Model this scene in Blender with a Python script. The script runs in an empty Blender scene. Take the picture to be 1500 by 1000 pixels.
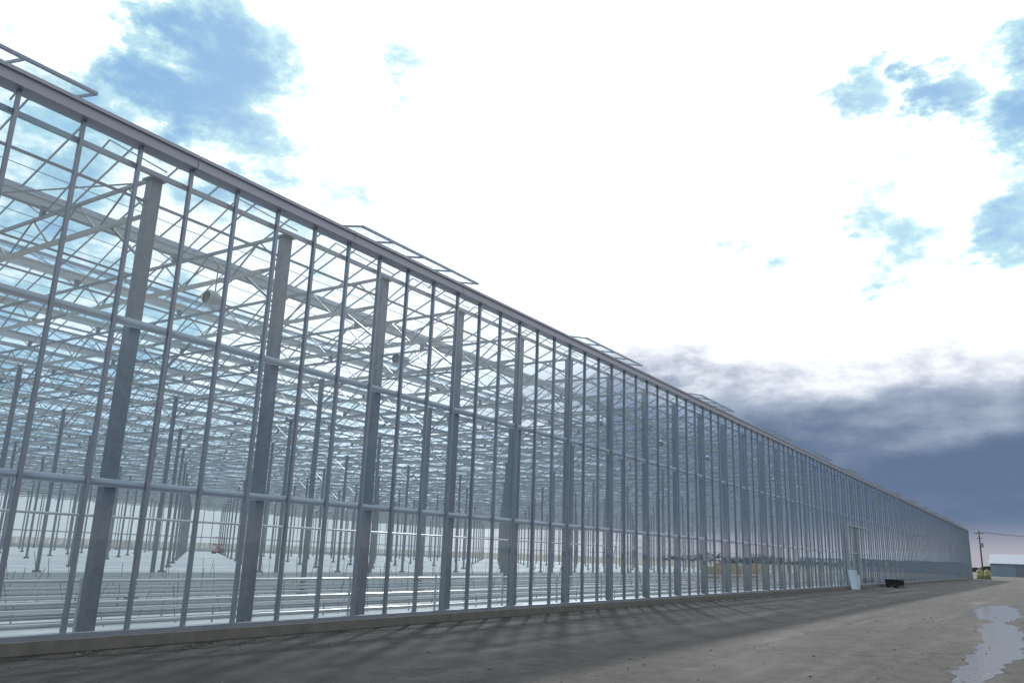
import bpy, math, random
from mathutils import Vector, Matrix
random.seed(4)
scene = bpy.context.scene
scene.view_settings.view_transform = 'Standard'
scene.view_settings.look = 'None'
scene.view_settings.exposure = 0

# ------------------------------------------------------------------ helpers
def new_mat(name):
    m = bpy.data.materials.new(name); m.use_nodes = True
    nt = m.node_tree
    for n in list(nt.nodes): nt.nodes.remove(n)
    out = nt.nodes.new('ShaderNodeOutputMaterial')
    return m, nt, out

def simple_mat(name, col, rough=0.5, metal=0.0, var=0.15, vscale=3.0, bump=0.0):
    m, nt, out = new_mat(name)
    b = nt.nodes.new('ShaderNodeBsdfPrincipled')
    b.inputs['Roughness'].default_value = rough
    b.inputs['Metallic'].default_value = metal
    tc = nt.nodes.new('ShaderNodeTexCoord')
    no = nt.nodes.new('ShaderNodeTexNoise')
    no.inputs['Scale'].default_value = vscale
    no.inputs['Detail'].default_value = 6
    nt.links.new(tc.outputs['Object'], no.inputs['Vector'])
    mx = nt.nodes.new('ShaderNodeMix'); mx.data_type = 'RGBA'
    mx.inputs[6].default_value = (*[c*(1-var) for c in col], 1)
    mx.inputs[7].default_value = (*[min(1, c*(1+var)) for c in col], 1)
    nt.links.new(no.outputs['Fac'], mx.inputs[0])
    nt.links.new(mx.outputs[2], b.inputs['Base Color'])
    if bump:
        bp = nt.nodes.new('ShaderNodeBump'); bp.inputs['Strength'].default_value = bump
        nt.links.new(no.outputs['Fac'], bp.inputs['Height'])
        nt.links.new(bp.outputs['Normal'], b.inputs['Normal'])
    nt.links.new(b.outputs[0], out.inputs[0])
    return m

class Geo:
    def __init__(self): self.v=[]; self.f=[]
    def box(self, a, b):
        (x0,y0,z0),(x1,y1,z1) = a,b
        n=len(self.v)
        self.v += [(x0,y0,z0),(x1,y0,z0),(x1,y1,z0),(x0,y1,z0),(x0,y0,z1),(x1,y0,z1),(x1,y1,z1),(x0,y1,z1)]
        self.f += [(n,n+3,n+2,n+1),(n+4,n+5,n+6,n+7),(n,n+1,n+5,n+4),(n+1,n+2,n+6,n+5),(n+2,n+3,n+7,n+6),(n+3,n,n+4,n+7)]
    def beam(self, p, q, w, h=None, sides=4):
        h = h or w
        p=Vector(p); q=Vector(q); d=(q-p).normalized()
        up = Vector((0,0,1)) if abs(d.z)<0.95 else Vector((0,1,0))
        s = d.cross(up).normalized(); t = s.cross(d).normalized()
        n=len(self.v)
        if sides==4: offs=[(-w/2,-h/2),(w/2,-h/2),(w/2,h/2),(-w/2,h/2)]
        else: offs=[(w/2*math.cos(2*math.pi*i/sides), h/2*math.sin(2*math.pi*i/sides)) for i in range(sides)]
        for e in (p,q):
            for a,b in offs: self.v.append(tuple(e+s*a+t*b))
        k=len(offs)
        for i in range(k):
            j=(i+1)%k
            self.f.append((n+i,n+j,n+k+j,n+k+i))
        self.f.append(tuple(n+i for i in reversed(range(k))))
        self.f.append(tuple(n+k+i for i in range(k)))
    def quad(self,a,b,c,d):
        n=len(self.v); self.v += [a,b,c,d]; self.f.append((n,n+1,n+2,n+3))
    def lathe(self, prof, c=(0,0,0), axis='Z', seg=20):
        n=len(self.v)
        for r,z in prof:
            for i in range(seg):
                a=2*math.pi*i/seg
                if axis=='Z': self.v.append((c[0]+r*math.cos(a),c[1]+r*math.sin(a),c[2]+z))
                else: self.v.append((c[0]+r*math.cos(a),c[1]+z,c[2]+r*math.sin(a)))
        for k in range(len(prof)-1):
            for i in range(seg):
                j=(i+1)%seg
                self.f.append((n+k*seg+i,n+k*seg+j,n+(k+1)*seg+j,n+(k+1)*seg+i))
    def obj(self, name, mat, parent=None, smooth=False):
        me=bpy.data.meshes.new(name); me.from_pydata(self.v,[],self.f); me.update()
        o=bpy.data.objects.new(name, me); scene.collection.objects.link(o)
        me.materials.append(mat)
        if smooth:
            me.polygons.foreach_set('use_smooth',[True]*len(me.polygons))
        if parent: o.parent=parent
        return o
def empty(name):
    e=bpy.data.objects.new(name,None); scene.collection.objects.link(e); return e

# ------------------------------------------------------------------ materials
galv   = simple_mat('galvanised_steel',(0.36,0.37,0.39),0.45,0.35,0.25,6)
galvd  = simple_mat('column_steel',(0.25,0.27,0.30),0.45,0.35,0.3,9)
inner  = simple_mat('inner_column_steel',(0.27,0.29,0.31),0.5,0.2,0.25,9)
alu    = simple_mat('aluminium',(0.55,0.57,0.60),0.3,0.5,0.1,5)
alud   = simple_mat('aluminium_profile',(0.34,0.36,0.41),0.38,0.45,0.15,5)
fascia = simple_mat('gutter_coating',(0.50,0.50,0.57),0.45,0.15,0.06,0.7)
whitep = simple_mat('white_steel',(0.70,0.71,0.70),0.35,0.1,0.08,3)
tubem  = simple_mat('wall_tube_steel',(0.60,0.62,0.67),0.28,0.3,0.08,3)
cloth  = simple_mat('screen_cloth',(0.62,0.62,0.58),0.9,0.0,0.12,8)
conc   = simple_mat('concrete',(0.20,0.18,0.16),0.9,0.0,0.35,4,0.3)

def glass_mat(name, tint, haze, refl=1.0, rough=0.015):
    m, nt, out = new_mat(name)
    tr=nt.nodes.new('ShaderNodeBsdfTransparent'); tr.inputs[0].default_value=(*tint,1)
    gl=nt.nodes.new('ShaderNodeBsdfGlossy'); gl.inputs['Color'].default_value=(0.95,0.97,1,1); gl.inputs['Roughness'].default_value=rough
    geo=nt.nodes.new('ShaderNodeNewGeometry')
    lw=nt.nodes.new('ShaderNodeVectorMath'); lw.operation='DOT_PRODUCT'
    nt.links.new(geo.outputs['Normal'],lw.inputs[0]); nt.links.new(geo.outputs['Incoming'],lw.inputs[1])
    ab=nt.nodes.new('ShaderNodeMath'); ab.operation='ABSOLUTE'; nt.links.new(lw.outputs['Value'],ab.inputs[0])
    om=nt.nodes.new('ShaderNodeMath'); om.operation='SUBTRACT'; om.inputs[0].default_value=1; om.use_clamp=True; nt.links.new(ab.outputs[0],om.inputs[1])
    pw=nt.nodes.new('ShaderNodeMath'); pw.operation='POWER'; pw.inputs[1].default_value=4.5; nt.links.new(om.outputs[0],pw.inputs[0])
    ma=nt.nodes.new('ShaderNodeMath'); ma.operation='MULTIPLY_ADD'; ma.use_clamp=True
    ma.inputs[1].default_value=0.9*refl; ma.inputs[2].default_value=0.08*refl
    nt.links.new(pw.outputs[0],ma.inputs[0])
    mix=nt.nodes.new('ShaderNodeMixShader'); nt.links.new(ma.outputs[0],mix.inputs[0])
    nt.links.new(tr.outputs[0],mix.inputs[1]); nt.links.new(gl.outputs[0],mix.inputs[2])
    last=mix
    if haze>0:
        tl=nt.nodes.new('ShaderNodeBsdfTranslucent'); tl.inputs[0].default_value=(0.80,0.86,0.9,1)
        df=nt.nodes.new('ShaderNodeBsdfDiffuse'); df.inputs[0].default_value=(0.7,0.75,0.8,1)
        dm=nt.nodes.new('ShaderNodeMixShader'); dm.inputs[0].default_value=0.3
        nt.links.new(tl.outputs[0],dm.inputs[1]); nt.links.new(df.outputs[0],dm.inputs[2])
        tc=nt.nodes.new('ShaderNodeTexCoord'); no=nt.nodes.new('ShaderNodeTexNoise')
        mp=nt.nodes.new('ShaderNodeMapping'); mp.inputs['Scale'].default_value=(1,1.6,0.35)
        nt.links.new(tc.outputs['Object'],mp.inputs[0]); nt.links.new(mp.outputs[0],no.inputs['Vector'])
        no.inputs['Scale'].default_value=1.3; no.inputs['Detail'].default_value=4
        hm=nt.nodes.new('ShaderNodeMapRange'); hm.inputs[1].default_value=0.35; hm.inputs[2].default_value=0.7
        hm.inputs[3].default_value=haze*0.4; hm.inputs[4].default_value=haze*1.6
        nt.links.new(no.outputs['Fac'],hm.inputs[0])
        m2=nt.nodes.new('ShaderNodeMixShader'); nt.links.new(hm.outputs[0],m2.inputs[0])
        nt.links.new(mix.outputs[0],m2.inputs[1]); nt.links.new(dm.outputs[0],m2.inputs[2]); last=m2
    nt.links.new(last.outputs[0],out.inputs[0])
    return m
glass = glass_mat('wall_glass',(0.92,0.955,0.975),0.018)
roofg = glass_mat('roof_glass',(0.84,0.92,0.965),0.04,0.5,0.03)
endg  = glass_mat('whitened_glass',(0.6,0.68,0.70),0.35,0.5,0.2)

# ------------------------------------------------------------------ greenhouse
W=-12.19           # glazing plane
Y0=7.07-15; Y1=7.07+158
DEPTH=112
XB=-12.4-DEPTH
GH=empty('greenhouse')
g=Geo(); g.box((-12.36,Y0,0),(-12.02,Y1,0.19)); g.obj('concrete_plinth',conc,GH)
g=Geo(); g.box((-12.27,Y0,0.19),(-12.11,Y1,0.26)); g.obj('sill',alud,GH)
# mullions
g=Geo()
nm=int(round(Y1-Y0))
for k in range(nm+1):
    y=Y0+k
    g.box((-12.25,y-0.014,0.26),(-12.175,y+0.014,8.0))
    g.box((-12.175,y-0.028,0.26),(-12.155,y+0.028,8.0))
g.obj('mullions',alud,GH)
# horizontal tubes
g=Geo()
for z,r in ((5.04,0.14),(2.45,0.13)):
    g.beam((-12.34,Y0,z),(-12.34,Y1,z),r,r,14)
g.obj('wall_tubes',tubem,GH,True)
g=Geo()
g.box((-12.34,Y0,7.64),(-12.27,Y1,7.72))
g.obj('wall_rails',alud,GH)
# gutter fascia in lengths
g=Geo(); y=Y0
while y<Y1-0.1:
    e=min(y+4.0,Y1)
    g.box((-12.34,y+0.008,8.0),(-12.04,e-0.008,8.17))
    g.box((-12.10,y+0.008,8.17),(-12.0,e-0.008,8.23))
    y=e
g.box((-12.30,Y0,8.02),(-12.06,Y1,8.15))
g.obj('eaves_gutter',fascia,GH)
# wall glass panes (tiny individual tilts)
g=Geo()
for k in range(nm):
    y=Y0+k
    for z0,z1 in ((0.26,2.45),(2.45,5.04),(5.04,8.0)):
        o=[random.uniform(-0.004,0.004) for _ in range(4)]
        g.quad((W+o[0],y+0.005,z0),(W+o[1],y+0.995,z0),(W+o[2],y+0.995,z1),(W+o[3],y+0.005,z1))
g.obj('wall_panes',glass,GH)
# wall columns
cols=[7.6+3*k for k in range(-5,53)]
cols=[c for c in cols if Y0<c<Y1]
g=Geo()
for c in cols:
    x=-12.52
    g.box((x-0.09,c-0.10,0.05),(x-0.078,c+0.10,7.66))
    g.box((x+0.078,c-0.10,0.05),(x+0.09,c+0.10,7.66))
    g.box((x-0.078,c+0.088,0.05),(x+0.078,c+0.10,7.66))
    g.box((x-0.078,c-0.10,0.05),(x+0.078,c-0.088,7.66))
    g.box((x-0.16,c-0.17,0.03),(x+0.15,c+0.17,0.05))
    g.box((x-0.14,c-0.15,7.66),(x+0.14,c+0.15,7.69))
    for z in (5.04,2.45): g.box((x+0.09,c-0.05,z-0.05),(x+0.13,c+0.05,z+0.05))
g.obj('wall_columns',galvd,GH)
# inner columns
g=Geo()
rows=[-12.52-8*i for i in range(1,14)]
for x in rows:
    for c in cols[1::2]:
        g.box((x-0.06,c-0.06,0),(x+0.06,c+0.06,7.15))
        g.box((x-0.13,c-0.13,0.02),(x+0.13,c+0.13,0.22))
g.obj('inner_columns',inner,GH)
# trellis girders
g=Geo(); s=Geo()
for c in cols:
    zt,zb=7.72,7.05
    g.box((XB,c-0.03,zt-0.03),(-12.44,c+0.03,zt+0.03))
    g.box((XB,c-0.03,zb-0.03),(-12.44,c+0.03,zb+0.03))
    x=-12.52; up=False
    step=0.8
    while x-step>XB:
        a,b=(zb,zt) if not up else (zt,zb)
        g.beam((x,c,a),(x-step,c,b),0.028)
        x-=step; up=not up
    g.beam((-12.52,c,6.2),(-13.7,c,zb),0.045)
    if c in cols[1::2]:
        for xr in rows[:8]:
            g.beam((xr,c,6.2),(xr-1.2,c,zb),0.04); g.beam((xr,c,6.2),(xr+1.2,c,zb),0.04)
    for xr in range(14):
        xa=-12.75-8*xr; s.box((xa-7.4,c-0.15,6.95),(xa-0.2,c-0.08,7.03))
g.obj('trellis_girders',galv,GH)
s.obj('folded_screens',cloth,GH)
# roof
g=Geo(); r=Geo(); rg=Geo(); br=Geo(); wires=Geo()
spans=int(DEPTH/4)
for i in range(spans):
    xa=-12.2-4*i; xm=xa-2; xb=xa-4
    g.box((xb-0.11,Y0,7.93),(xb+0.11,Y1,8.06))
    g.box((xb-0.14,Y0,8.06),(xb+0.14,Y1,8.10))
    r.box((xm-0.03,Y0,8.97),(xm+0.03,Y1,9.05))
    z0,z1=8.12,8.98
    rg.quad((xa,Y0,z0),(xa,Y1,z0),(xm,Y1,z1),(xm,Y0,z1))
    rg.quad((xm,Y0,z1),(xm,Y1,z1),(xb,Y1,z0),(xb,Y0,z0))
    stp=1 if i<14 else 2
    for k in range(0,nm+1,stp):
        y=Y0+k
        r.beam((xa,y,z0-0.02),(xm,y,z1-0.02),0.026,0.035)
        r.beam((xm,y,z1-0.02),(xb,y,z0-0.02),0.026,0.035)
    for c in cols[::1]:
        br.beam((xb,c,7.75),(xb,c,7.93),0.09)
        if i<12:
            br.beam((xa,c,7.76),(xm,c,8.9),0.025); br.beam((xb,c,7.76),(xm,c,8.9),0.025)
    for q in range(4):
        xx=xa-0.5-q
        wires.box((xx-0.005,Y0,7.10),(xx+0.005,Y1,7.11))
        if q%2==0: wires.box((xx-0.02,Y0,7.30),(xx+0.02,Y1,7.34))
for c in cols[::4]:
    for i in range(0,12):
        xa=-12.5-8*i
        br.beam((xa,c,7.66),(xa-8,c+3,7.66),0.022)
        br.beam((xa-8,c,7.64),(xa,c+3,7.64),0.022)
g.obj('valley_gutters',whitep,GH); r.obj('glazing_bars',alud,GH); rg.obj('roof_glazing',roofg,GH)
br.obj('roof_bracing',galv,GH); wires.obj('screen_wires',galv,GH)
g=Geo()
for c in cols[3::8]:
    g.beam((-12.62,c,0.3),(-12.62,c+3,7.5),0.02); g.beam((-12.64,c+3,0.3),(-12.64,c,7.5),0.02)
g.obj('wall_bracing',galv,GH)
# open roof vents
g=Geo(); vg=Geo()
k=0
while 6.35+11*k-4.6<Y1:
    e=6.35+11*k; b=e-4.6
    if b>Y0:
        xo,zo,xi,zi,xr,zr=-12.5,8.70,-13.1,8.80,-14.15,9.06
        g.beam((xo,b,zo),(xo,e,zo),0.06,0.05); g.beam((xi,b,zi),(xi,e,zi),0.035)
        n=5
        for j in range(n):
            y=b+(e-b)*j/(n-1)
            g.beam((xo,y,zo),(xr,y,zr),0.04)
        for y in (b+0.8,e-0.8): g.beam((xi,y,zi),(xi-0.5,y,8.5),0.025)
        vg.quad((xo,b,zo+0.025),(xo,e,zo+0.025),(xr,e,zr+0.025),(xr,b,zr+0.025))
    k+=1
g.obj('vent_frames',alud,GH); vg.obj('vent_glass',roofg,GH)
# far / end walls
g=Geo(); m=Geo()
g.quad((XB,Y0,0),(XB,Y1,0),(XB,Y1,8),(XB,Y0,8))
g.quad((XB,Y0,0.0),(W,Y0,0.0),(W,Y0,8),(XB,Y0,8))
g.obj('back_panes',endg,GH)
g2=Geo(); g2.quad((XB,Y1,0.2),(W-0.05,Y1,0.2),(W-0.05,Y1,8),(XB,Y1,8)); g2.obj('end_panes',glass,GH)
for k in range(0,nm+1,2): m.box((XB+0.02,Y0+k-0.05,0),(XB+0.10,Y0+k+0.05,8))
x=XB
while x<W:
    m.box((x-0.03,Y1+0.01,0),(x+0.03,Y1+0.08,8)); m.box((x-0.03,Y0-0.08,0),(x+0.03,Y0-0.01,8)); x+=2
for z in (2.45,5.04,7.8):
    m.box((XB+0.11,Y0,z-0.08),(XB+0.2,Y1,z+0.08)); m.box((XB,Y1-0.15,z-0.05),(W-0.2,Y1-0.05,z+0.05))
m.box((-12.3,Y1-0.12,0.0),(-12.05,Y1+0.10,8.0))
m.obj('end_wall_frames',alud,GH)
g=Geo(); g.box((XB+0.21,Y0,0),(XB+0.25,Y1,0.6)); g.obj('back_skirting',whitep,GH)
# inner floor
def streak_floor(name,c0,c1,rough,p0=0.35,p1=0.6):
    m_,nt,out=new_mat(name)
    b=nt.nodes.new('ShaderNodeBsdfPrincipled'); b.inputs['Roughness'].default_value=rough
    tc=nt.nodes.new('ShaderNodeTexCoord'); no=nt.nodes.new('ShaderNodeTexNoise'); mp=nt.nodes.new('ShaderNodeMapping')
    mp.inputs['Scale'].default_value=(3.0,0.25,1); no.inputs['Scale'].default_value=1; no.inputs['Detail'].default_value=6
    nt.links.new(tc.outputs['Object'],mp.inputs[0]); nt.links.new(mp.outputs[0],no.inputs['Vector'])
    cr=nt.nodes.new('ShaderNodeValToRGB')
    cr.color_ramp.elements[0].position=p0; cr.color_ramp.elements[0].color=(*c0,1)
    cr.color_ramp.elements[1].position=p1; cr.color_ramp.elements[1].color=(*c1,1)
    nt.links.new(no.outputs['Fac'],cr.inputs[0]); nt.links.new(cr.outputs[0],b.inputs['Base Color'])
    bp=nt.nodes.new('ShaderNodeBump'); bp.inputs['Strength'].default_value=0.5; nt.links.new(no.outputs['Fac'],bp.inputs['Height']); nt.links.new(bp.outputs[0],b.inputs['Normal'])
    nt.links.new(b.outputs[0],out.inputs[0]); return m_
floorm=streak_floor('ground_cover',(0.22,0.25,0.29),(0.46,0.49,0.54),0.3,0.4,0.6)
bedm=streak_floor('white_bed_film',(0.72,0.74,0.76),(0.86,0.86,0.86),0.3)
g=Geo(); g.quad((XB,Y0,0.02),(-12.36,Y0,0.02),(-12.36,Y1,0.02),(XB,Y1,0.02)); g.obj('inner_floor',floorm,GH)
g=Geo(); st=Geo(); pr=Geo()
x=-14.0; i=0
while x>XB+3:
    w_=random.choice((0.14,0.2,0.28,0.36,0.5))
    n=len(g.v)
    for yy in (Y0+3,Y1-3):
        g.v+=[(x+w_+0.06,yy,0.03),(x+w_,yy,0.10),(x-w_,yy,0.10),(x-w_-0.06,yy,0.03)]
    g.f+=[(n,n+1,n+5,n+4),(n+1,n+2,n+6,n+5),(n+2,n+3,n+7,n+6)]
    if i<10:
        y=Y0+4
        while y<Y1-3:
            st.box((x-0.012,y-0.012,0.10),(x+0.012,y+0.012,0.42)); y+=3.0
        pr.beam((x,Y0+3,0.42),(x,Y1-3,0.42),0.09,0.05)
    if i<14:
        for dx in (0.53,1.07):
            st.beam((x-dx,Y0+3,0.13),(x-dx,Y1-3,0.13),0.055,0.055,6)
    x-=1.6; i+=1
g.obj('film_beds',bedm,GH); st.obj('pipe_rails',galv,GH)
for z,xx in ((0.32,-12.85),(0.62,-12.85),(0.95,-12.85),(1.95,-12.8)):
    pr.beam((xx,Y0+1,z),(xx,Y1-1,z),0.055 if z<1.5 else 0.04,0.055 if z<1.5 else 0.04,8)
for c in cols:
    pr.box((-12.83,c-0.02,0.0),(-12.80,c+0.02,1.0))
pr.obj('heating_pipes',whitep,GH,False)
g=Geo()
for i in range(9):
    x=-14.0-1.6*i
    for k in range(26):
        y=9+k*1.7+random.uniform(-.5,.5)
        g.beam((x,y,0.12),(x+random.uniform(-.25,.25),y+random.uniform(-.3,.3),0.42+random.uniform(0,0.9)),0.012)
g.obj('drip_stakes',galvd,GH)
# circulation fans
g=Geo(); h=Geo()
k=0
while 10.4+6.05*k<Y1-5:
    c=(-14.3,10.4+6.05*k,6.55)
    g.lathe([(0.13,-0.2),(0.15,-0.2),(0.17,-0.16),(0.16,0.0),(0.16,0.18),(0.14,0.18),(0.135,-0.15)],c,'Y',16)
    h.lathe([(0.0,-0.1),(0.05,-0.1),(0.06,-0.04),(0.06,0.1),(0.0,0.12)],c,'Y',10)
    for a in range(5):
        t=a*2*math.pi/5
        h.beam((c[0]+0.04*math.cos(t),c[1]-0.05,c[2]+0.04*math.sin(t)),(c[0]+0.13*math.cos(t),c[1]-0.03,c[2]+0.13*math.sin(t)),0.06,0.012)
    h.beam((c[0],c[1],c[2]+0.15),(c[0],c[1],7.3),0.02)
    k+=1
g.obj('fan_housings',whitep,GH,True); h.obj('fan_rotors',galv,GH)

# door in the wall
D0=62.2; g=Geo(); p=Geo()
for y in (D0,D0+4.0): g.box((-12.15,y-0.08,0.19),(-11.98,y+0.08,4.3))
g.box((-12.15,D0-0.1,4.3),(-11.96,D0+8.4,4.38))
for y0 in (D0+0.15,D0+2.08):
    p.box((-12.12,y0,0.22),(-12.06,y0+1.8,0.9))
    for y in (y0,y0+1.72): g.box((-12.12,y,0.9),(-12.06,y+0.08,4.28))
    g.box((-12.12,y0+0.08,2.4),(-12.06,y0+1.72,2.5))
g.obj('door_frame',alu,GH); p.obj('door_panels',whitep,GH)

# ------------------------------------------------------------------ ground
def ground_mat(name,c0,c1,c2,cracks=0.0):
    m,nt,out=new_mat(name)
    b=nt.nodes.new('ShaderNodeBsdfPrincipled')
    tc=nt.nodes.new('ShaderNodeTexCoord')
    def noise(sc,det,scale=(1,1,1),ro=0.6):
        mp=nt.nodes.new('ShaderNodeMapping'); mp.inputs['Scale'].default_value=scale
        n=nt.nodes.new('ShaderNodeTexNoise'); n.inputs['Scale'].default_value=sc; n.inputs['Detail'].default_value=det; n.inputs['Roughness'].default_value=ro
        nt.links.new(tc.outputs['Object'],mp.inputs[0]); nt.links.new(mp.outputs[0],n.inputs['Vector']); return n
    big=noise(0.30,8,(1.4,0.5,1),0.65); track=noise(1.3,5,(1.0,0.05,1)); fine=noise(45,6,ro=0.8); mid=noise(2.6,9,(1,0.6,1),0.72)
    r1=nt.nodes.new('ShaderNodeValToRGB'); r1.color_ramp.elements[0].position=0.40; r1.color_ramp.elements[1].position=0.58
    r1.color_ramp.elements[0].color=(*c0,1); r1.color_ramp.elements[1].color=(*c1,1)
    nt.links.new(big.outputs['Fac'],r1.inputs[0])
    r2=nt.nodes.new('ShaderNodeValToRGB'); r2.color_ramp.elements[0].position=0.50; r2.color_ramp.elements[1].position=0.66
    r2.color_ramp.elements[0].color=(0,0,0,1); r2.color_ramp.elements[1].color=(0.75,0.75,0.75,1)
    nt.links.new(track.outputs['Fac'],r2.inputs[0])
    mx=nt.nodes.new('ShaderNodeMix'); mx.data_type='RGBA'; mx.inputs[7].default_value=(*c2,1)
    nt.links.new(r2.outputs[0],mx.inputs[0]); nt.links.new(r1.outputs[0],mx.inputs[6])
    def mul(a,fac,lo,hi,f0=0.3,f1=0.7):
        mr=nt.nodes.new('ShaderNodeMapRange'); mr.inputs[1].default_value=f0; mr.inputs[2].default_value=f1; mr.inputs[3].default_value=lo; mr.inputs[4].default_value=hi
        nt.links.new(fac,mr.inputs[0])
        v=nt.nodes.new('ShaderNodeVectorMath'); v.operation='SCALE'; nt.links.new(a,v.inputs[0]); nt.links.new(mr.outputs[0],v.inputs['Scale']); return v.outputs[0]
    c=mul(mx.outputs[2],fine.outputs['Fac'],0.4,1.6); c=mul(c,mid.outputs['Fac'],0.65,1.35)
    if cracks:
        vo=nt.nodes.new('ShaderNodeTexVoronoi'); vo.inputs['Scale'].default_value=9; nt.links.new(tc.outputs['Object'],vo.inputs['Vector'])
        c=mul(c,vo.outputs['Distance'],2.2,1.0,0.05,0.13)
        wv=nt.nodes.new('ShaderNodeVectorMath'); wv.operation='MULTIPLY_ADD'; nt.links.new(mid.outputs['Color'],wv.inputs[0]); wv.inputs[1].default_value=(1.2,1.2,0); nt.links.new(tc.outputs['Object'],wv.inputs[2])
        vc=nt.nodes.new('ShaderNodeTexVoronoi'); vc.feature='DISTANCE_TO_EDGE'; vc.inputs['Scale'].default_value=0.22; nt.links.new(wv.outputs[0],vc.inputs['Vector'])
        c=mul(c,vc.outputs['Distance'],0.5,1.0,0.0,0.006)
    nt.links.new(c,b.inputs['Base Color'])
    mr=nt.nodes.new('ShaderNodeMapRange'); mr.inputs[1].default_value=0.35; mr.inputs[2].default_value=0.6; mr.inputs[3].default_value=0.7; mr.inputs[4].default_value=0.95
    nt.links.new(big.outputs['Fac'],mr.inputs[0]); nt.links.new(mr.outputs[0],b.inputs['Roughness'])
    b.inputs['Specular IOR Level'].default_value=0.25
    ad=nt.nodes.new('ShaderNodeMath'); ad.operation='ADD'; nt.links.new(fine.outputs['Fac'],ad.inputs[0]); nt.links.new(mid.outputs['Fac'],ad.inputs[1])
    bp=nt.nodes.new('ShaderNodeBump'); bp.inputs['Strength'].default_value=0.9; bp.inputs['Distance'].default_value=0.03
    nt.links.new(ad.outputs[0],bp.inputs['Height']); nt.links.new(bp.outputs[0],b.inputs['Normal'])
    nt.links.new(b.outputs[0],out.inputs[0]); return m
asph=ground_mat('worn_asphalt',(0.060,0.058,0.058),(0.097,0.094,0.092),(0.130,0.125,0.120),1)
soil=ground_mat('dry_soil',(0.12,0.11,0.09),(0.16,0.145,0.12),(0.15,0.14,0.12))
g=Geo(); g.quad((-3000,-600,-0.004),(3000,-600,-0.004),(3000,5000,-0.004),(-3000,5000,-0.004)); g.obj('ground',soil)
g=Geo(); g.quad((-12.03,-60,0),(26,-60,0),(26,235,0),(-12.03,235,0)); g.obj('asphalt_yard',asph)
grav=ground_mat('gravel',(0.045,0.04,0.036),(0.075,0.067,0.06),(0.095,0.085,0.075))
g=Geo()
n=900
for i in range(n):
    ya=Y0+(Y1-Y0)*i/n; yb=Y0+(Y1-Y0)*(i+1)/n
    if i==0: wa=0.5
    wb=0.5+0.18*math.sin(yb*0.9)+random.uniform(-0.07,0.07)
    g.quad((-12.03,ya,0.02),(-12.03+wa,ya,0.004),(-12.03+wb,yb,0.004),(-12.03,yb,0.02)); wa=wb
g.obj('gravel_strip',grav)
# loose stones
g=Geo()
for i in range(1500):
    if i<1100:
        x=-12.0+abs(random.gauss(0,0.45)); y=random.uniform(4,70)
    else:
        x=random.uniform(-11,4); y=random.uniform(4,45)
    r_=random.uniform(0.008,0.03); n=len(g.v)
    P=[(1,0,0),(-1,0,0),(0,1,0),(0,-1,0),(0,0,1),(0,0,-1)]
    g.v+=[(x+a*r_*random.uniform(.6,1.4),y+b_*r_*random.uniform(.6,1.4),r_*0.3+c_*r_*0.7+0.004) for a,b_,c_ in P]
    for q_ in ((0,2,4),(2,1,4),(1,3,4),(3,0,4),(2,0,5),(1,2,5),(3,1,5),(0,3,5)): g.f.append(tuple(n+t for t in q_))
g.obj('loose_stones',conc)

# puddle : left and right bank described along Y, filled as a strip
def lerp_tab(tab,y):
    for (ya,va),(yb,vb) in zip(tab,tab[1:]):
        if y<=yb:
            t=(y-ya)/(yb-ya); t=t*t*(3-2*t); return va+(vb-va)*t
    return tab[-1][1]
left=[(12.6,-1.25),(13.7,-1.48),(18.2,-1.55),(22.7,-1.62),(27,-1.95),(29.5,-2.0),(31.5,-1.85),(33.4,-2.5),(40.2,-3.06),(44,-2.9),(47,-2.3)]
right=[(12.6,-1.2),(14.7,-1.0),(16.2,-0.97),(19.9,-0.71),(26.2,-0.85),(29.0,-1.1),(31.4,-1.5),(35.6,-1.2),(42.9,-1.54),(47,-2.2)]
g=Geo(); prev=None; y=12.6
while y<=47:
    xl=lerp_tab(left,y)+0.05*math.sin(y*2.3)+0.04*math.sin(y*5.9+1)+random.uniform(-.02,.02)
    xr=lerp_tab(right,y)+0.05*math.sin(y*1.9+2)+0.04*math.sin(y*6.7)+random.uniform(-.02,.02)
    if xr-xl<0.02: xr=xl+0.02
    if prev: g.quad((prev[0],prev[2],0.004),(prev[1],prev[2],0.004),(xr,y,0.004),(xl,y,0.004))
    prev=(xl,xr,y); y+=0.18
m_,nt,out=new_mat('puddle_water')
b=nt.nodes.new('ShaderNodeBsdfPrincipled'); b.inputs['Base Color'].default_value=(0.13,0.13,0.14,1); b.inputs['Roughness'].default_value=0.1; b.inputs['IOR'].default_value=1.5
no=nt.nodes.new('ShaderNodeTexNoise'); no.inputs['Scale'].default_value=9; no.inputs['Detail'].default_value=4
tc=nt.nodes.new('ShaderNodeTexCoord'); nt.links.new(tc.outputs['Object'],no.inputs['Vector'])
bp=nt.nodes.new('ShaderNodeBump'); bp.inputs['Strength'].default_value=0.6; bp.inputs['Distance'].default_value=0.03; nt.links.new(no.outputs['Fac'],bp.inputs['Height']); nt.links.new(bp.outputs[0],b.inputs['Normal'])
nt.links.new(b.outputs[0],out.inputs[0])
g.obj('puddle',m_)

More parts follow.
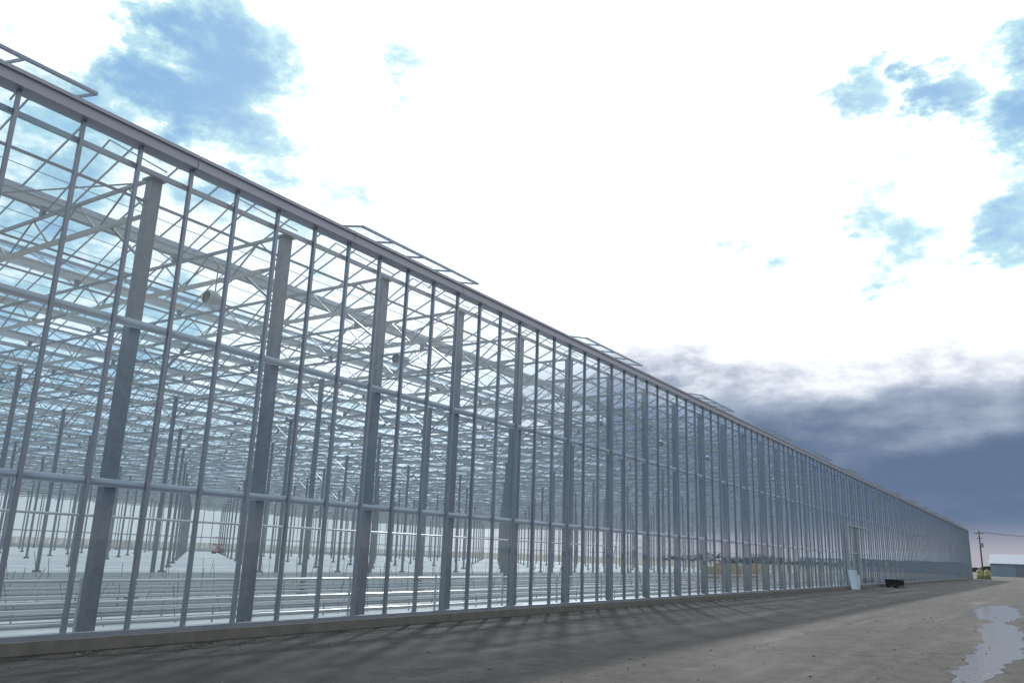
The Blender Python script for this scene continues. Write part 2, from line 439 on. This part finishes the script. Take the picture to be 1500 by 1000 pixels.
# ------------------------------------------------------------------ small things
black=simple_mat('black_plastic',(0.02,0.02,0.022),0.5)
board=simple_mat('white_board',(0.50,0.60,0.68),0.4,0,0.05)
wood=simple_mat('weathered_wood',(0.13,0.10,0.08),0.85,0,0.3,10)
card=simple_mat('cardboard',(0.42,0.33,0.20),0.8,0,0.15,4)
red=simple_mat('red_paint',(0.35,0.05,0.03),0.4,0,0.1)
ibc=simple_mat('yellow_plastic',(0.36,0.34,0.17),0.5)
e=empty('leaning_board')
g=Geo(); g.beam((-11.45,60.9,0.02),(-11.85,62.0,1.25),0.5,0.04); g.obj('panel',board,e)
g=Geo(); g.beam((-11.18,60.9,0.03),(-11.58,62.0,1.26),0.03,0.07); g.beam((-11.72,60.9,0.03),(-12.12,62.0,1.26),0.03,0.07); g.obj('panel_edges',alu,e)
e=empty('black_crate')
g=Geo(); x0,y0=-11.6,73.5
for i in range(3): g.box((x0+i*0.5,y0,0.0),(x0+0.1+i*0.5,y0+2.2,0.12))
g.box((x0,y0,0.12),(x0+1.1,y0+2.2,0.16))
g.obj('pallet',wood,e)
g=Geo()
g.box((x0+0.02,y0+0.05,0.16),(x0+1.08,y0+2.15,0.55))
for i in range(7): g.box((x0+1.08,y0+0.08+0.32*i,0.18),(x0+1.11,y0+0.14+0.32*i,0.52))
g.box((x0-0.01,y0+0.02,0.55),(x0+1.12,y0+2.18,0.62)); g.obj('crate_body',black,e)
def stack(x,y,w_,d_,h_,mat):
    e=empty('pallet_and_reflection_stack'); a=Geo(); b_=Geo()
    a.box((x,y,0.14),(x+w_,y+d_,0.20))
    for t in (0,0.45,0.9): a.box((x,y+t*d_,0.03),(x+w_,y+t*d_+0.1,0.14))
    nz=max(2,int(h_/0.35))
    for i in range(nz):
        for j in range(2):
            z=0.21+i*h_/nz; o=random.uniform(-.02,.02)
            b_.box((x+0.03+o,y+0.03+j*(d_/2),z),(x+w_-0.03+o,y+d_/2-0.03+j*(d_/2),z+h_/nz-0.015))
    a.obj('pallet',wood,e); b_.obj('boxes',mat,e)
for y,h_ in ((57,1.0),(58.8,1.25),(61,1.1),(65,1.3)): stack(-20.5,y,1.2,1.4,h_,card)
for y,h_ in ((84,1.2),(86.2,1.3),(88.5,1.3),(91,1.2),(94,1.3),(97,1.3)): stack(-15.2,y,1.2,1.8,h_,whitep)  # white stacks added behind the glass in place of building reflections
e=empty('reflected_building_standin')  # ribbed box added inside, standing in for a building reflected in the glass
g=Geo(); x0,y0=-18.5,136
g.box((x0,y0,0.15),(x0+2.3,y0+7,2.5))
for i in range(23): g.box((x0+2.3,y0+0.1+0.3*i,0.25),(x0+2.34,y0+0.25+0.3*i,2.4))
g.box((x0-0.03,y0-0.03,2.5),(x0+2.36,y0+7.03,2.6)); g.box((x0-0.03,y0-0.03,0.05),(x0+2.36,y0+7.03,0.15))
g.obj('reflected_building_body',galvd,e)
def trolley(x,y):
    e=empty('crop_trolley'); a=Geo()
    a.box((x-0.3,y-0.9,0.25),(x+0.3,y+0.9,0.42)); a.box((x-0.3,y-0.8,1.35),(x+0.3,y+0.8,1.43))
    for s_ in (-1,1):
        a.beam((x+0.26*s_,y-0.8,0.42),(x+0.26*s_,y+0.7,1.35),0.05); a.beam((x+0.22*s_,y+0.8,0.42),(x+0.22*s_,y-0.7,1.35),0.05)
        for t in (-0.78,0.78): a.beam((x+0.27*s_,y+t,1.43),(x+0.27*s_,y+t,2.4),0.04)
        a.beam((x+0.27*s_,y-0.78,2.4),(x+0.27*s_,y+0.78,2.4),0.04); a.beam((x+0.27*s_,y-0.78,1.9),(x+0.27*s_,y+0.78,1.9),0.03)
    a.box((x-0.25,y+0.5,0.42),(x+0.25,y+0.85,0.8))
    a.obj('lift_frame',red,e)
    b_=Geo()
    for s_ in (-1,1):
        for t in (-0.65,0.65):
            n=len(b_.v)
            for xx in (-0.05,0.05):
                for q_ in range(12): b_.v.append((x+0.27*s_+xx,y+t+0.13*math.cos(q_*math.pi/6),0.15+0.13*math.sin(q_*math.pi/6)))
            for q_ in range(12): b_.f.append((n+q_,n+(q_+1)%12,n+12+(q_+1)%12,n+12+q_))
            b_.f.append(tuple(range(n,n+12))); b_.f.append(tuple(range(n+12,n+24)))
    b_.obj('wheels',black,e)
trolley(-101,79.5)
for i,(x,y) in enumerate(((-11.3,170),(-10.2,171))):
    e=empty('storage_tank')
    g=Geo(); g.lathe([(0,0.1),(0.48,0.1),(0.52,0.16),(0.52,0.6),(0.54,0.63),(0.52,0.66),(0.52,1.3),(0.5,1.42),(0.2,1.6),(0.2,1.68),(0,1.68)],(x,y,0),'Z',24); g.obj('tank_body',ibc,e,True)
    g=Geo(); g.box((x-0.6,y-0.6,0),(x+0.6,y+0.6,0.1)); g.obj('tank_base',conc,e)
def pole(x,y,H):
    e=empty('utility_pole')
    g=Geo(); g.lathe([(0.15,0),(0.13,H*0.5),(0.09,H),(0.0,H)],(x,y,0),'Z',12)
    g.beam((x-0.8,y,H-0.5),(x+0.8,y,H-0.5),0.10,0.10); g.beam((x-0.5,y,H-1.4),(x+0.5,y,H-1.4),0.08,0.08)
    g.beam((x,y,H-2.2),(x+0.0,y-0.9,H-0.8),0.05); g.obj('post',wood,e)
    g=Geo()
    for dx in (-0.7,-0.35,0.35,0.7): g.lathe([(0.05,0),(0.07,0.08),(0.04,0.14),(0.06,0.2),(0,0.24)],(x+dx,y,H-0.44),'Z',8)
    g.lathe([(0,0),(0.2,0.0),(0.22,0.1),(0.22,0.7),(0.18,0.8),(0,0.82)],(x+0.33,y-0.1,H-3.0),'Z',12); g.obj('insulators',galv,e)
    return e
PX,PY,PH=-11.3,178,8.6
pole(PX,PY,PH); pole(32,215,8.6)
g=Geo()
for dx in (-0.7,-0.35,0.35,0.7):
    pr_=None
    for t in range(17):
        u=t/16; p=Vector((PX+dx+(32-PX)*u, PY+(215-PY)*u, PH-0.25-4*0.9*u*(1-u)))
        if pr_ is not None: g.beam(pr_,p,0.018)
        pr_=p
g.obj('power_line',black)
wallw=simple_mat('pale_cladding',(0.30,0.36,0.44),0.5,0,0.05); roofb=simple_mat('metal_roof',(0.27,0.32,0.40),0.6,0.0,0.08)
e=empty('warehouse')
wx0,wx1,wy0,wy1=-14.8,40,262,286
g=Geo(); g.box((wx0,wy0,0),(wx1,wy1,3.4)); 
x=wx0
while x<wx1: g.box((x,wy0-0.05,0),(x+0.12,wy0,3.4)); x+=1.5
g.obj('walls',wallw,e)
g=Geo()
g.v+= [(wx0-.4,wy0-.5,3.35),(wx1+.4,wy0-.5,3.35),(wx1+.4,(wy0+wy1)/2,6.0),(wx0-.4,(wy0+wy1)/2,6.0),(wx0-.4,wy1+.5,3.35),(wx1+.4,wy1+.5,3.35)]
g.f+=[(0,1,2,3),(3,2,5,4),(0,3,4),(1,5,2)]; g.obj('roof',roofb,e)
g=Geo()
for x in (-9,2,14): g.box((x,wy0-0.08,0),(x+3.5,wy0-0.052,2.8))
g.obj('roller_doors',galvd,e)
leaf=simple_mat('distant_foliage',(0.06,0.07,0.05),0.9,0,0.4,0.3)
g=Geo()
for i in range(2600):
    x=random.uniform(-250,400); y=620+random.uniform(-15,15)
    hh=(3.0+2.0*math.sin(x*0.05)+1.4*math.sin(x*0.17+1))
    z=random.uniform(0,max(0.8,hh)); s_=random.uniform(0.8,2.0); a=random.uniform(0,6.28); t=random.uniform(-.6,.6)
    dx,dy=math.cos(a)*s_,math.sin(a)*s_
    g.quad((x-dx,y-dy,z),(x+dx,y+dy,z+t),(x+dx*0.6,y+dy,z+s_*1.1),(x-dx*0.7,y-dy,z+s_*0.9))
g.obj('distant_tree_line',leaf)

# ------------------------------------------------------------------ sun and sky
S=Vector((-508,936,691)).normalized()
el=math.asin(S.z); az=math.atan2(S.x,S.y)
L=bpy.data.lights.new('sun','SUN'); L.energy=3.0; L.angle=math.radians(2.4); L.color=(1,0.97,0.93)
lo=bpy.data.objects.new('sun',L); scene.collection.objects.link(lo); lo.rotation_euler=S.to_track_quat('Z','Y').to_euler()

w=bpy.data.worlds.new("World"); scene.world=w; w.use_nodes=True
nt=w.node_tree
for n in list(nt.nodes): nt.nodes.remove(n)
N=nt.nodes.new; Lk=nt.links.new
def setin(sock,v):
    if isinstance(v,(int,float)): sock.default_value=v
    elif isinstance(v,(tuple,list,Vector)): sock.default_value=tuple(v)
    else: Lk(v,sock)
def M(op,a,b=0.0,c=None,clamp=False):
    n=N('ShaderNodeMath'); n.operation=op; n.use_clamp=clamp; setin(n.inputs[0],a); setin(n.inputs[1],b)
    if c is not None: setin(n.inputs[2],c)
    return n.outputs[0]
def V(op,a,b=None,scale=None):
    n=N('ShaderNodeVectorMath'); n.operation=op; setin(n.inputs[0],a)
    if b is not None: setin(n.inputs[1],b)
    if scale is not None: setin(n.inputs['Scale'],scale)
    return n.outputs['Value'] if op in('DOT_PRODUCT','DISTANCE','LENGTH') else n.outputs[0]
def SS(x,a,b,lo=0.0,hi=1.0):
    n=N('ShaderNodeMapRange'); n.interpolation_type='SMOOTHSTEP'; setin(n.inputs[0],x)
    n.inputs[1].default_value=a; n.inputs[2].default_value=b; n.inputs[3].default_value=lo; n.inputs[4].default_value=hi
    return n.outputs[0]
def MIX(f,a,b):
    n=N('ShaderNodeMix'); n.data_type='RGBA'; setin(n.inputs[0],f)
    for s_,v in ((n.inputs[6],a),(n.inputs[7],b)):
        if isinstance(v,tuple): s_.default_value=(*v,1)
        else: Lk(v,s_)
    return n.outputs[2]
def NOISE(vec,scale,det,rough=0.55,off=(0,0,0),st=(1,1,1)):
    mp=N('ShaderNodeMapping'); mp.inputs['Scale'].default_value=st; mp.inputs['Location'].default_value=off; Lk(vec,mp.inputs[0])
    n=N('ShaderNodeTexNoise'); n.inputs['Scale'].default_value=scale; n.inputs['Detail'].default_value=det; n.inputs['Roughness'].default_value=rough
    Lk(mp.outputs[0],n.inputs['Vector']); return n
tc=N('ShaderNodeTexCoord'); d=tc.outputs['Generated']
sp=N('ShaderNodeSeparateXYZ'); Lk(d,sp.inputs[0]); dx,dy,dz=sp.outputs
sky=N('ShaderNodeTexSky'); sky.sky_type='NISHITA'; sky.sun_disc=False; sky.sun_elevation=el; sky.sun_rotation=az
n1=NOISE(d,7,10,0.6,(3.1,0.4,1.7),(1,1,1.5)); n2=NOISE(d,13,10,0.62,(1,2,3),(1,1,1.9)); n3=NOISE(d,2.6,8,0.55,(7,2,5),(1,1,2.2))
n4=NOISE(d,6,9,0.55,(0.3,5,2),(1,1,3.2))
dist=V('ADD',d,V('SCALE',V('SUBTRACT',n1.outputs['Color'],(0.5,0.5,0.5)),scale=0.20))
dist=V('ADD',dist,V('SCALE',V('SUBTRACT',n2.outputs['Color'],(0.5,0.5,0.5)),scale=0.12))
blobs=[((-.734,.470,.484),.105,1.0),((-.79,.43,.44),.07,.7),((-.68,.52,.50),.085,.6),((-.549,.635,.543),.08,.4),((-.69,.60,.40),.10,.5),((-.72,.53,.43),.10,.6),
       ((-.842,.383,.36),.12,.6),((-.849,.43,.29),.12,.6),((-.80,.55,.26),.10,.5),((-.9,.40,.17),.14,.55),
       ((-.032,.869,.493),.045,.85),((-.12,.851,.51),.045,.6),((-.01,.938,.345),.065,.75),((-.114,.922,.35),.07,.55),((-.221,.906,.35),.08,.42),((-.569,.729,.38),.07,.38),
       ((.14,.90,.42),.16,.9)]
acc=None
for c,r,wt in blobs:
    c=Vector(c).normalized()
    v=M('MULTIPLY',SS(V('DISTANCE',dist,c),r*0.2,r*1.6,1,0),wt)
    acc=v if acc is None else M('MAXIMUM',acc,v)
blue=M('ADD',acc,M('MULTIPLY',M('SUBTRACT',n2.outputs['Fac'],0.53),1.7))
blue=M('MULTIPLY',SS(blue,0.12,1.05),SS(acc,0.02,0.2))
sd=V('DOT_PRODUCT',d,tuple(S))
away=SS(sd,0.45,0.1)
blue=M('MAXIMUM',blue,M('MULTIPLY',M('MULTIPLY',away,SS(n3.outputs['Fac'],0.45,0.6)),0.9))
cl=M('MULTIPLY',SS(sd,-0.2,0.97,0.42,1.4),M('MULTIPLY_ADD',n1.outputs['Fac'],0.24,0.88))
cloud=V('SCALE',(0.985,0.995,1.01),scale=M('MULTIPLY',cl,10))
skyc=MIX(0.7,sky.outputs[0],(2.4,5.2,8.4))
hazec=(6.2,8.9,9.6)
half=SS(blue,0.25,1.0)
bluecol=MIX(half,hazec,skyc)
col=MIX(SS(blue,0.0,0.5),cloud,bluecol)
# dark cloud bank low in the sky
hh=M('ADD',dz,M('MULTIPLY',M('SUBTRACT',n4.outputs['Fac'],0.5),0.10))
hh=M('ADD',hh,M('MULTIPLY',M('SUBTRACT',n2.outputs['Fac'],0.5),0.11))
azn=M('ARCTAN2',dx,dy)
bank=M('MULTIPLY',SS(hh,0.18,0.265,1,0),M('MULTIPLY',SS(M('ADD',azn,M('MULTIPLY',M('SUBTRACT',n1.outputs['Fac'],.5),.5)),-0.66,-0.40),SS(azn,1.4,1.9,1,0)))
tone=M('ADD',M('MULTIPLY',SS(hh,0.10,0.24),0.8),M('MULTIPLY',M('SUBTRACT',n4.outputs['Fac'],0.48),0.9))
bc=MIX(SS(tone,-0.05,1.0),(1.25,1.85,3.0),(4.8,5.5,6.8))
bc=MIX(SS(dz,0.055,0.01),bc,(4.4,4.3,4.9))
col=MIX(bank,col,bc)
lowh=M('MULTIPLY',M('MULTIPLY',SS(dz,0.16,0.0),0.55),M('SUBTRACT',1.0,bank))
col=MIX(lowh,col,(5.6,6.4,7.2))
bg=N('ShaderNodeBackground'); Lk(col,bg.inputs[0]); bg.inputs[1].default_value=0.1
ow=N('ShaderNodeOutputWorld'); Lk(bg.outputs[0],ow.inputs[0])

# ------------------------------------------------------------------ camera
cd=bpy.data.cameras.new('camera'); cam=bpy.data.objects.new('camera',cd); scene.collection.objects.link(cam)
R=Matrix(((.8418,.1071,.5291),(.5387,-.2278,-.8111),(.0342,.9676,-.2503)))
q=R.to_quaternion(); q.normalize()
cam.rotation_mode='QUATERNION'; cam.rotation_quaternion=q; cam.location=(0,0,1.6)
cd.lens=28.8; cd.sensor_width=36; cd.clip_start=0.1; cd.clip_end=8000
scene.camera=cam
